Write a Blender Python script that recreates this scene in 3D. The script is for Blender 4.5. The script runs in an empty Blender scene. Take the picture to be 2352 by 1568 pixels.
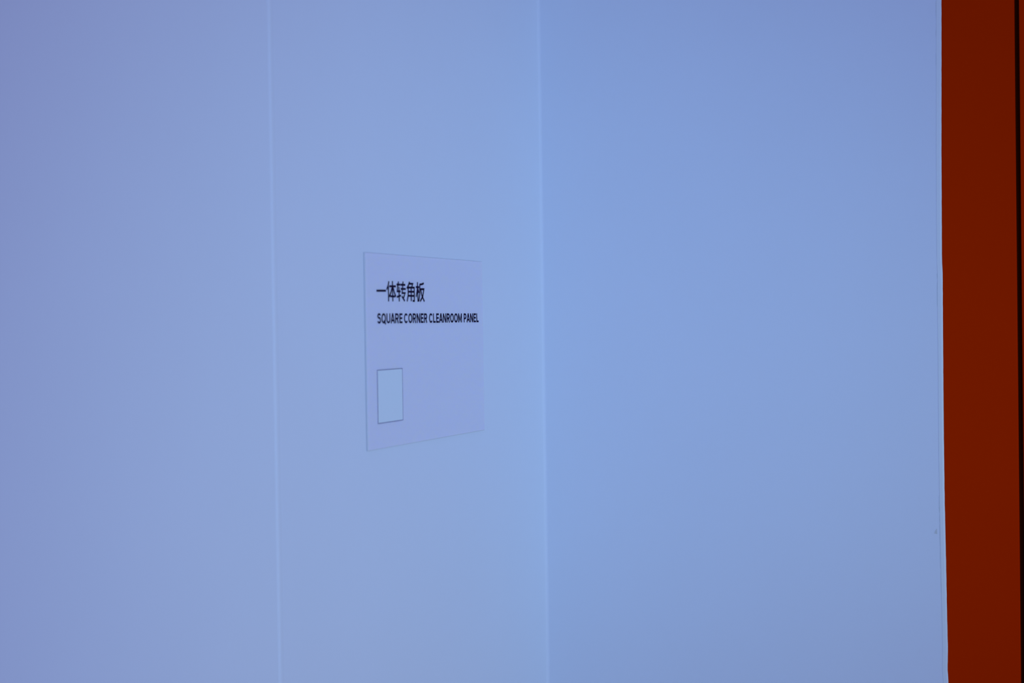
import bpy, bmesh, math, random
from mathutils import Vector, Matrix

random.seed(3)
S = bpy.context.scene
COL = S.collection

# ------------------------------------------------------------------ camera
YAW, PITCH, ROLL = 0.40801, 0.01328, -0.01463
CAM = Vector((0.73579, -1.80754, 1.5))
cy, sy, cp, sp = math.cos(YAW), math.sin(YAW), math.cos(PITCH), math.sin(PITCH)
F = Vector((-sy * cp, cy * cp, -sp))
r0 = Vector((cy, sy, 0)); u0 = r0.cross(F)
r = r0 * math.cos(ROLL) + u0 * math.sin(ROLL); u = r.cross(F)
cam_d = bpy.data.cameras.new('camera')
cam_d.lens = 50; cam_d.sensor_width = 36; cam_d.clip_start = 0.05
cam_d.dof.use_dof = True
cam_d.dof.focus_distance = 1.75
cam_d.dof.aperture_fstop = 4.0
cam = bpy.data.objects.new('camera', cam_d); COL.objects.link(cam)
cam.matrix_world = Matrix((
    (r.x, u.x, -F.x, CAM.x), (r.y, u.y, -F.y, CAM.y), (r.z, u.z, -F.z, CAM.z), (0, 0, 0, 1)))
S.camera = cam

# ------------------------------------------------------------------ world, lamps, exposure
W = bpy.data.worlds.new('hall_ambience'); S.world = W; W.use_nodes = True
bg = W.node_tree.nodes['Background']
bg.inputs['Color'].default_value = (0.187, 0.189, 0.460, 1)
bg.inputs['Strength'].default_value = 1.0



def spot(name, loc, target, cone, rgb):
    """an added fill spot outside the frame, tuned to shape the wall brightness"""
    d = bpy.data.lights.new(name, 'SPOT'); d.spot_size = cone; d.spot_blend = 1.0
    d.shadow_soft_size = 0.30
    d.energy = max(rgb); d.color = tuple(c / max(rgb) for c in rgb)
    o = bpy.data.objects.new(name, d); COL.objects.link(o)
    o.location = loc
    o.rotation_euler = (Vector(target) - Vector(loc)).to_track_quat('-Z', 'Y').to_euler()
    return o


spot('side_fill', (1.9, -0.75, 1.30), (0.0, -0.35, 1.38), 1.05, (16.5, 26.0, 26.5))  # these four lamps are added fill, balanced together for the wall gradients
spot('front_fill', (1.5, -2.3, 1.20), (0.02, 0.0, 1.38), 1.0, (14.9, 29.0, 34.0))
spot('wide_fill', (1.7, -1.7, 1.40), (0.0, -0.6, 1.38), 0.9, (3.4, 5.3, 17.0))
spot('upper_fill', (1.6, -1.6, 2.20), (0.0, 0.0, 1.60), 0.7, (1.2, 9.2, 23.0))

vs = S.view_settings
vs.view_transform = 'Standard'; vs.look = 'None'; vs.exposure = 0.0; vs.gamma = 1.0
vs.use_curve_mapping = False


# ------------------------------------------------------------------ materials
def mat(name, col, rough=0.5, spec=0.3, bump=0.0, bscale=60.0, var=0.0, metallic=0.0):
    m = bpy.data.materials.new(name); m.use_nodes = True
    nt = m.node_tree; b = nt.nodes['Principled BSDF']
    b.inputs['Base Color'].default_value = (*col, 1)
    b.inputs['Roughness'].default_value = rough
    b.inputs['Specular IOR Level'].default_value = spec
    b.inputs['Metallic'].default_value = metallic
    tc = nt.nodes.new('ShaderNodeTexCoord')
    if bump:
        n = nt.nodes.new('ShaderNodeTexNoise'); n.inputs['Scale'].default_value = bscale
        n.inputs['Detail'].default_value = 3
        nt.links.new(tc.outputs['Object'], n.inputs['Vector'])
        bp = nt.nodes.new('ShaderNodeBump'); bp.inputs['Strength'].default_value = bump
        bp.inputs['Distance'].default_value = 0.001
        nt.links.new(n.outputs['Fac'], bp.inputs['Height'])
        nt.links.new(bp.outputs['Normal'], b.inputs['Normal'])
    if var:
        n2 = nt.nodes.new('ShaderNodeTexNoise'); n2.inputs['Scale'].default_value = 7
        n2.inputs['Detail'].default_value = 2
        nt.links.new(tc.outputs['Object'], n2.inputs['Vector'])
        mr = nt.nodes.new('ShaderNodeMapRange')
        mr.inputs['To Min'].default_value = 1 - var; mr.inputs['To Max'].default_value = 1 + var
        nt.links.new(n2.outputs['Fac'], mr.inputs['Value'])
        mx = nt.nodes.new('ShaderNodeVectorMath'); mx.operation = 'SCALE'
        mx.inputs[0].default_value = col
        nt.links.new(mr.outputs['Result'], mx.inputs['Scale'])
        nt.links.new(mx.outputs['Vector'], b.inputs['Base Color'])
    return m


M_skin = mat('white_coated_steel', (0.80, 0.83, 0.88), 0.55, 0.25, 0.03, 90, 0.012)
M_seal = mat('white_sealant', (0.82, 0.85, 0.89), 0.5, 0.25, 0.02, 200)
M_film = mat('protective_film_edge', (0.82, 0.86, 0.86), 0.35, 0.4, 0.05, 150)
M_core = mat('grey_panel_core', (0.30, 0.30, 0.32), 0.8, 0.2, 0.1, 300)
M_red = mat('orange_red_lacquer', (0.56, 0.024, 0.0), 0.6, 0.0, 0.03, 80, 0.02)
M_dark = mat('dark_gasket', (0.08, 0.012, 0.002), 0.8, 0.0, 0.05, 200)
M_ink = mat('dark_print', (0.014, 0.005, 0.028), 0.7, 0.05, 0.02, 400)
M_rule = mat('grey_print', (0.16, 0.13, 0.27), 0.6, 0.15, 0.02, 400)
M_label = mat('white_sticker', (0.80, 0.86, 0.88), 0.6, 0.2, 0.02, 400)
M_pad = mat('foam_tape', (0.7, 0.7, 0.75), 0.8, 0.1, 0.05, 300)
M_smudge = mat('grey_smudge', (0.66, 0.68, 0.66), 0.8, 0.1, 0.2, 900, 0.05)
M_scratch = mat('scratch_line', (0.66, 0.73, 0.72), 0.7, 0.1, 0.05, 400)
M_floor = mat('pale_hall_floor', (0.62, 0.63, 0.66), 0.6, 0.3, 0.05, 20, 0.04)

M_rim = mat('acrylic_rim', (0.68, 0.69, 0.72), 0.4, 0.3, 0.02, 200)
# milky acrylic: light spreads sideways inside it, so the print shades the sheet around it
M_plate = mat('milky_acrylic', (0.905, 0.825, 0.972), 0.45, 0.25, 0.01, 60)
b_ = M_plate.node_tree.nodes['Principled BSDF']
b_.inputs['Subsurface Weight'].default_value = 1.0
b_.inputs['Subsurface Radius'].default_value = (0.55, 0.50, 0.33)
b_.inputs['Subsurface Scale'].default_value = 0.008

# ------------------------------------------------------------------ helpers
def obj(name, bm, m, parent=None, smooth=False):
    me = bpy.data.meshes.new(name); bmesh.ops.recalc_face_normals(bm, faces=bm.faces)
    bm.to_mesh(me); bm.free(); me.materials.append(m)
    if smooth:
        for p in me.polygons: p.use_smooth = True
        me.set_sharp_from_angle(angle=math.radians(35))
    o = bpy.data.objects.new(name, me); COL.objects.link(o)
    if parent: o.parent = parent
    return o


def tag(o, label, cat):
    o['label'] = label; o['category'] = cat; return o


def struct(o):
    o['kind'] = 'structure'; return o


def box(bm, a, b):
    x0, y0, z0 = a; x1, y1, z1 = b
    v = [bm.verts.new(p) for p in ((x0, y0, z0), (x1, y0, z0), (x1, y1, z0), (x0, y1, z0),
                                   (x0, y0, z1), (x1, y0, z1), (x1, y1, z1), (x0, y1, z1))]
    for f in ((0, 3, 2, 1), (4, 5, 6, 7), (0, 1, 5, 4), (1, 2, 6, 5), (2, 3, 7, 6), (3, 0, 4, 7)):
        bm.faces.new([v[i] for i in f])
    return bm


def bevel(bm, w, seg=2):
    bmesh.ops.bevel(bm, geom=bm.edges[:], offset=w, segments=seg, affect='EDGES', profile=0.5)
    return bm


def prism(bm, pts, z0, z1):
    lo = [bm.verts.new((x, y, z0)) for x, y in pts]; hi = [bm.verts.new((x, y, z1)) for x, y in pts]
    n = len(pts)
    for i in range(n):
        bm.faces.new((lo[i], lo[(i + 1) % n], hi[(i + 1) % n], hi[i]))
    bm.faces.new(lo[::-1]); bm.faces.new(hi)
    return bm


TH = 0.05          # panel thickness
HT = 2.6           # panel height
YS = -0.6666       # joint on the left leg
XE = 0.5280        # free end of the right leg

# ------------------------------------------------------------------ structure
struct(obj('floor', box(bmesh.new(), (-0.8, -4.2, -0.05), (2.6, 0.6, 0.0)), M_floor))
struct(obj('wall_left', bevel(box(bmesh.new(), (-TH, -3.9, 0.0), (0.0, YS - 0.0028, HT)), 0.0006), M_skin))
# rounded bead of sealant filling the joint between the two white panels
pts = [(-0.02, YS - 0.0034), (-0.02, YS + 0.0034)]
for i in range(9):
    a = math.pi * i / 8
    pts.append((-0.0004 + 0.0013 * math.sin(a), YS + 0.0040 * math.cos(a)))
struct(obj('trim_1', prism(bmesh.new(), pts, 0.0, HT), M_seal, smooth=True))

# ------------------------------------------------------------------ one-piece corner panel
corner = bpy.data.objects.new('corner_panel', None); COL.objects.link(corner)
corner.location = (0, 0, 0)
tag(corner, 'white one-piece square corner cleanroom panel that carries the acrylic sign', 'wall panel')
R = 0.0045
pts = [(0.0, YS + 0.0028), (0.0, -R)]
for i in range(1, 21):
    a = math.pi / 2 * i / 20
    pts.append((R - R * math.cos(a), -R + R * math.sin(a)))
pts += [(XE, 0.0), (XE, TH), (-TH, TH), (-TH, YS + 0.0028)]
obj('folded_skin', prism(bmesh.new(), pts, 0.0, HT), M_skin, corner)


# film edge along the free end: outline slightly uneven, as the peeled film is
EDGE = [(2.6, 0.5325), (2.0966, 0.5325), (1.8855, 0.5317), (1.8009, 0.53086), (1.70, 0.52975), (1.5672, 0.52903),
        (1.5555, 0.52968), (1.4606, 0.52928), (1.36, 0.52905), (1.2791, 0.52922), (1.2042, 0.53000), (1.14, 0.53058),
        (1.0864, 0.53122), (1.08, 0.5308), (1.0623, 0.53062), (1.0564, 0.53122), (1.05, 0.53137), (0.8182, 0.5325), (0.0, 0.5325)]


def edge_x(z):
    for (z1, x1), (z0, x0) in zip(EDGE, EDGE[1:]):
        if z >= z0:
            return x0 + (x1 - x0) * (z - z0) / (z1 - z0) + 0.00006 * math.sin(z * 310) + 0.00005 * math.sin(z * 700 + 1)
    return XE


bm = bmesh.new()
N = 420; prev = None
for i in range(N + 1):
    z = HT * i / N
    if i not in (0, N): z += random.uniform(-0.0015, 0.0015)
    xe = edge_x(z)
    ring = [bm.verts.new((xe - 0.0061, -0.00004, z)), bm.verts.new((xe - 0.0058, -0.0004, z)),
            bm.verts.new((xe - 0.0020, -0.0005, z)), bm.verts.new((xe - 0.0009, -0.0003, z)),
            bm.verts.new((xe - 0.0002, 0.0004, z)), bm.verts.new((xe, 0.0011, z)),
            bm.verts.new((XE + 0.00005, 0.0011, z)), bm.verts.new((XE + 0.00005, -0.00004, z))]
    if prev:
        for k in range(8):
            bm.faces.new((prev[k], prev[(k + 1) % 8], ring[(k + 1) % 8], ring[k]))
    else:
        bm.faces.new(ring)
    prev = ring
bm.faces.new(prev)
e = obj('edge_film', bm, M_film, corner)
e['label'] = 'pale protective film along the free edge'

# thin scratches beside the film and a small grey smudge
def sliver(name, x0, z0, x1, z1, w, m):
    bm = bmesh.new(); n = 14; L = []; Rr = []
    for i in range(n + 1):
        t = i / n; x = x0 + (x1 - x0) * t + random.uniform(-1, 1) * 0.00008; z = z0 + (z1 - z0) * t
        ww = w * (0.25 + 0.75 * math.sin(math.pi * min(max(t, 0.04), 0.96))) * random.uniform(0.6, 1.2) / 2
        L.append((x - ww, z)); Rr.append((x + ww, z))
    loop = L + Rr[::-1]
    a = [bm.verts.new((x, -0.00016, z)) for x, z in loop]
    b = [bm.verts.new((x, -0.00001, z)) for x, z in loop]
    k = len(loop)
    for i in range(k): bm.faces.new((a[i], a[(i + 1) % k], b[(i + 1) % k], b[i]))
    bm.faces.new(a); bm.faces.new(b[::-1])
    return obj(name, bm, m, corner)


for z1, z0, w in ((1.885, 1.866, 0.0003), (1.850, 1.842, 0.0002), (1.822, 1.806, 0.0002), (1.553, 1.546, 0.0005),
                  (1.541, 1.512, 0.0004), (1.280, 1.268, 0.0003), (1.268, 1.259, 0.0008), (1.256, 1.247, 0.0003),
                  (1.245, 1.218, 0.00045), (1.216, 1.190, 0.0003), (1.186, 1.160, 0.0002)):
    sliver('scratch', edge_x(z1) - 0.0066, z1, edge_x(z0) - 0.0066, z0, w, M_scratch)
bm = bmesh.new()
out_ = [(-0.0020, -0.0026), (-0.0012, 0.0004), (0.0006, 0.0034), (0.0012, 0.0030), (0.0013, -0.0010),
        (0.0015, -0.0034), (0.0004, -0.0030)]
a = [bm.verts.new((0.5187 + x, -0.00016, 1.2358 + z)) for x, z in out_]
b = [bm.verts.new((0.5187 + x, -0.00001, 1.2358 + z)) for x, z in out_]
for i in range(7): bm.faces.new((a[i], a[(i + 1) % 7], b[(i + 1) % 7], b[i]))
bm.faces.new(a); bm.faces.new(b[::-1])
s_ = obj('smudge', bm, M_smudge, corner); s_['label'] = 'small grey smudge near the edge'

# ------------------------------------------------------------------ orange-red panels beyond the free edge
def red_panel(x0, x1, label):
    return tag(obj('lacquered_panel', bevel(box(bmesh.new(), (x0, 0.0014, 0.0), (x1, 0.0414, HT)), 0.0010, 3),
                   M_red), label, 'wall panel')


red_panel(XE + 0.0004, 0.6153, 'narrow orange-red panel between the white corner panel and the dark joint')
red_panel(0.6207, 1.30, 'orange-red panel at the right border, beyond the dark joint')
struct(obj('trim_2', box(bmesh.new(), (0.61531, 0.012, 0.0), (0.62069, 0.040, HT)), M_dark))

# ------------------------------------------------------------------ acrylic sign on the left leg
SY, SZ = -0.49608, 1.47163        # left edge, centre height
SW, SH = 0.2961, 0.2093
sign = bpy.data.objects.new('acrylic_sign', None); COL.objects.link(sign)
sign.location = (0.0, SY, SZ)
tag(sign, 'milky acrylic sign with dark Chinese and English lettering on the white corner panel', 'sign')
X0, X1 = 0.0003, 0.0022           # plate back and front, measured off the wall
bm = bmesh.new()
RIM = 0.0006                       # polished chamfer round the front
ys, zs = (0.0, RIM, SW - RIM, SW), (-SH / 2, -SH / 2 + RIM, SH / 2 - RIM, SH / 2)
q = lambda x, k: [bm.verts.new((x, ys[a], zs[b])) for a, b in k]
outer = ((0, 0), (3, 0), (3, 3), (0, 3)); inner = ((1, 1), (2, 1), (2, 2), (1, 2))
vb, vm, vf = q(X0, outer), q(X1 - 0.0005, outer), q(X1, inner)
bm.faces.new(vb); bm.faces.new(vf)
for i in range(4):
    j = (i + 1) % 4
    bm.faces.new((vb[i], vb[j], vm[j], vm[i])).material_index = 1
    bm.faces.new((vm[i], vm[j], vf[j], vf[i])).material_index = 1
plate = obj('plate', bm, M_plate, sign); plate.data.materials.append(M_rim)


def ribbon(bm, pts, half, x):
    """a flat bar following the polyline pts (y, z), mitred at its bends"""
    P = [Vector(p) for p in pts]; L = []; Rr = []
    for i, p in enumerate(P):
        d0 = (p - P[i - 1]).normalized() if i else None
        d1 = (P[i + 1] - p).normalized() if i < len(P) - 1 else None
        d0 = d0 or d1; d1 = d1 or d0
        n = (Vector((-d0.y, d0.x)) + Vector((-d1.y, d1.x))).normalized()
        w = half / max(n.dot(Vector((-d0.y, d0.x))), 0.55)
        L.append(p + n * w); Rr.append(p - n * w)
    for lo, hi in ((0, 0.00010),):
        rows = [[bm.verts.new((x + h, v.x, v.y)) for v in side] for h in (lo, hi) for side in (L, Rr)]
    l0, r0_, l1, r1 = rows
    for i in range(len(P) - 1):
        bm.faces.new((l1[i], r1[i], r1[i + 1], l1[i + 1]))
        bm.faces.new((l0[i], l0[i + 1], r0_[i + 1], r0_[i]))
        bm.faces.new((l0[i], l1[i], l1[i + 1], l0[i + 1]))
        bm.faces.new((r0_[i], r0_[i + 1], r1[i + 1], r1[i]))
    for i in (0, -1):
        bm.faces.new((l0[i], r0_[i], r1[i], l1[i]))


# the five characters, stroke by stroke
STROKES = [[[0.02355, 0.06448], [0.04465, 0.06479]],[[0.05165, 0.07507], [0.04958, 0.0702], [0.04643, 0.06599]],[[0.05027, 0.0697], [0.05038, 0.05328]],[[0.0523, 0.06973], [0.06752, 0.06987]],[[0.05965, 0.07549], [0.06019, 0.05335]],[[0.05918, 0.06959], [0.05622, 0.06352], [0.05192, 0.05825]],[[0.06073, 0.06962], [0.06341, 0.06362], [0.06714, 0.05841]],[[0.05414, 0.05892], [0.0652, 0.05878]],[[0.06927, 0.07188], [0.07799, 0.07191]],[[0.07387, 0.07526], [0.07153, 0.06928], [0.07042, 0.06451], [0.0783, 0.06449]],[[0.07451, 0.06933], [0.07511, 0.05334]],[[0.06937, 0.0583], [0.079, 0.06]],[[0.07855, 0.07184], [0.08965, 0.07186]],[[0.07868, 0.06733], [0.09065, 0.06734]],[[0.08452, 0.07548], [0.08193, 0.06269], [0.08906, 0.06278], [0.08517, 0.05754]],[[0.08124, 0.05923], [0.08791, 0.05397]],[[0.09987, 0.07553], [0.09712, 0.07133], [0.09326, 0.06805]],[[0.09892, 0.07337], [0.10766, 0.0734], [0.10519, 0.06959]],[[0.09646, 0.06904], [0.09649, 0.06114], [0.09364, 0.05362]],[[0.0956, 0.06902], [0.11115, 0.06915], [0.111, 0.05429], [0.10701, 0.05426]],[[0.0966, 0.06443], [0.11117, 0.06451]],[[0.09644, 0.05988], [0.11101, 0.05983]],[[0.10371, 0.06903], [0.10361, 0.05397]],[[0.11518, 0.06989], [0.12318, 0.06989]],[[0.11922, 0.07552], [0.11995, 0.05342]],[[0.11931, 0.06956], [0.11764, 0.06411], [0.11552, 0.05893]],[[0.11958, 0.06875], [0.12267, 0.06336]],[[0.1243, 0.07291], [0.13018, 0.07334], [0.13491, 0.07447]],[[0.1249, 0.07292], [0.12473, 0.06285], [0.12175, 0.05384]],[[0.1255, 0.0677], [0.13493, 0.0678], [0.13181, 0.05938], [0.12533, 0.05387]],[[0.12698, 0.06723], [0.12974, 0.06045], [0.13584, 0.05381]]]
bm = bmesh.new()
for i, st in enumerate(STROKES):
    ribbon(bm, st, 0.00108, X1 + 0.00002 + 0.000002 * i)
obj('chinese_lettering', bm, M_ink, sign)


def arc(cx, cy_, rx, ry, a0, a1, n=10):
    return [(cx + rx * math.cos(math.radians(a0 + (a1 - a0) * i / n)),
             cy_ + ry * math.sin(math.radians(a0 + (a1 - a0) * i / n))) for i in range(n + 1)]


T = 0.185; h = T / 2              # stroke weight, in cap heights


def glyph(c):
    """(ink width, centrelines) of a capital, in cap heights"""
    t, b = 1 - h, h
    if c in 'PR':
        w = 0.66 if c == 'P' else 0.70
        k = 0.44 if c == 'P' else 0.47
        ry = (t - k) / 2
        g = [[(h, 0), (h, 1)], [(h, t)] + [(0.36, t)] + arc(w - h - 0.20, k + ry, 0.20, ry, 90, -90) + [(h, k)]]
        if c == 'R': g.append([(0.38, k), (w - h + 0.01, 0)])
        return w, g
    if c == 'E': return 0.60, [[(h, 0), (h, 1)], [(h, t), (0.60, t)], [(h, 0.51), (0.56, 0.51)], [(h, b), (0.60, b)]]
    if c == 'L': return 0.56, [[(h, 0), (h, 1)], [(h, b), (0.56, b)]]
    if c == 'A': return 0.82, [[(h - 0.0, 0), (0.40, 1)], [(0.82 - h, 0), (0.42, 1)], [(0.20, 0.29), (0.62, 0.29)]]
    if c == 'N': return 0.74, [[(h, 0), (h, 1)], [(0.74 - h, 0), (0.74 - h, 1)], [(h + 0.02, 0.96), (0.72 - h, 0.04)]]
    if c == 'M': return 0.90, [[(h, 0), (h, 1)], [(0.90 - h, 0), (0.90 - h, 1)], [(h + 0.02, 0.95), (0.45, 0.16), (0.88 - h, 0.95)]]
    if c == 'U': return 0.74, [[(h, 1), (h, 0.38)] + arc(0.37, 0.37, 0.37 - h, 0.37 - h, 180, 360) + [(0.74 - h, 1)]]
    if c in 'OQ':
        g = [arc(0.42, 0.5, 0.42 - h, 0.51 - h, 0, 360, 30)]
        if c == 'Q': g.append([(0.48, 0.28), (0.80, -0.08)])
        return 0.84, g
    if c == 'C': return 0.80, [arc(0.42, 0.5, 0.42 - h, 0.51 - h, 42, 318, 24)]
    if c == 'S':
        return 0.66, [arc(0.335, 0.735, 0.245, 0.185, 18, 195, 12) + arc(0.36, 0.70, 0.25, 0.15, 215, 262, 4)
                      + arc(0.30, 0.40, 0.27, 0.15, 72, 30, 4) + arc(0.325, 0.265, 0.255, 0.185, 15, -165, 12)]
    raise ValueError(c)


def word(bm, text, y0, y1, z0, cap, k0):
    gs = [glyph(c) for c in text]; gap = 0.135; x = 0; place = []
    for i, (w, g) in enumerate(gs):
        if i:
            pair = text[i - 1:i + 1]
            x += gap - (0.08 if 'A' in pair else 0) - (0.03 if pair[1] in 'OCQ' or pair[0] in 'OCQ' else 0)
        place.append(x); x += w
    sx = (y1 - y0) / x
    for i, (w, g) in enumerate(gs):
        for j, st in enumerate(g):
            pts = [(y0 + (place[i] + px) * sx, z0 + pz * cap) for px, pz in st]
            ribbon(bm, pts, cap * h, X1 + 0.00002 + 0.000002 * (k0 + i * 4 + j))


bm = bmesh.new()
for text, a, b in (('SQUARE', 0.0245, 0.0817), ('CORNER', 0.0856, 0.1422), ('CLEANROOM', 0.1470, 0.2346), ('PANEL', 0.2399, 0.2826)):
    word(bm, text, a, b, 0.0295, 0.0108, 0)
obj('english_lettering', bm, M_ink, sign)

# thin printed square (left blank) with its pale sticker
QY0, QY1, QZ0, QZ1, LW = 0.0224, 0.0797, -0.0774, -0.0201, 0.0006
bm = bmesh.new()
for a, b in (((QY0, QZ0), (QY1, QZ0 + LW)), ((QY0, QZ1 - LW), (QY1, QZ1)),
             ((QY0, QZ0 + LW), (QY0 + LW, QZ1 - LW)), ((QY1 - LW, QZ0 + LW), (QY1, QZ1 - LW))):
    box(bm, (X1 + 0.00002, a[0], a[1]), (X1 + 0.00016, b[0], b[1]))
fr = obj('printed_square', bm, M_rule, sign); fr['label'] = 'thin grey outlined square'
obj('pale_backing', box(bmesh.new(), (X1 + 0.00001, QY0 + LW, QZ0 + LW), (X1 + 0.00010, QY1 - LW, QZ1 - LW)), M_label, fr)
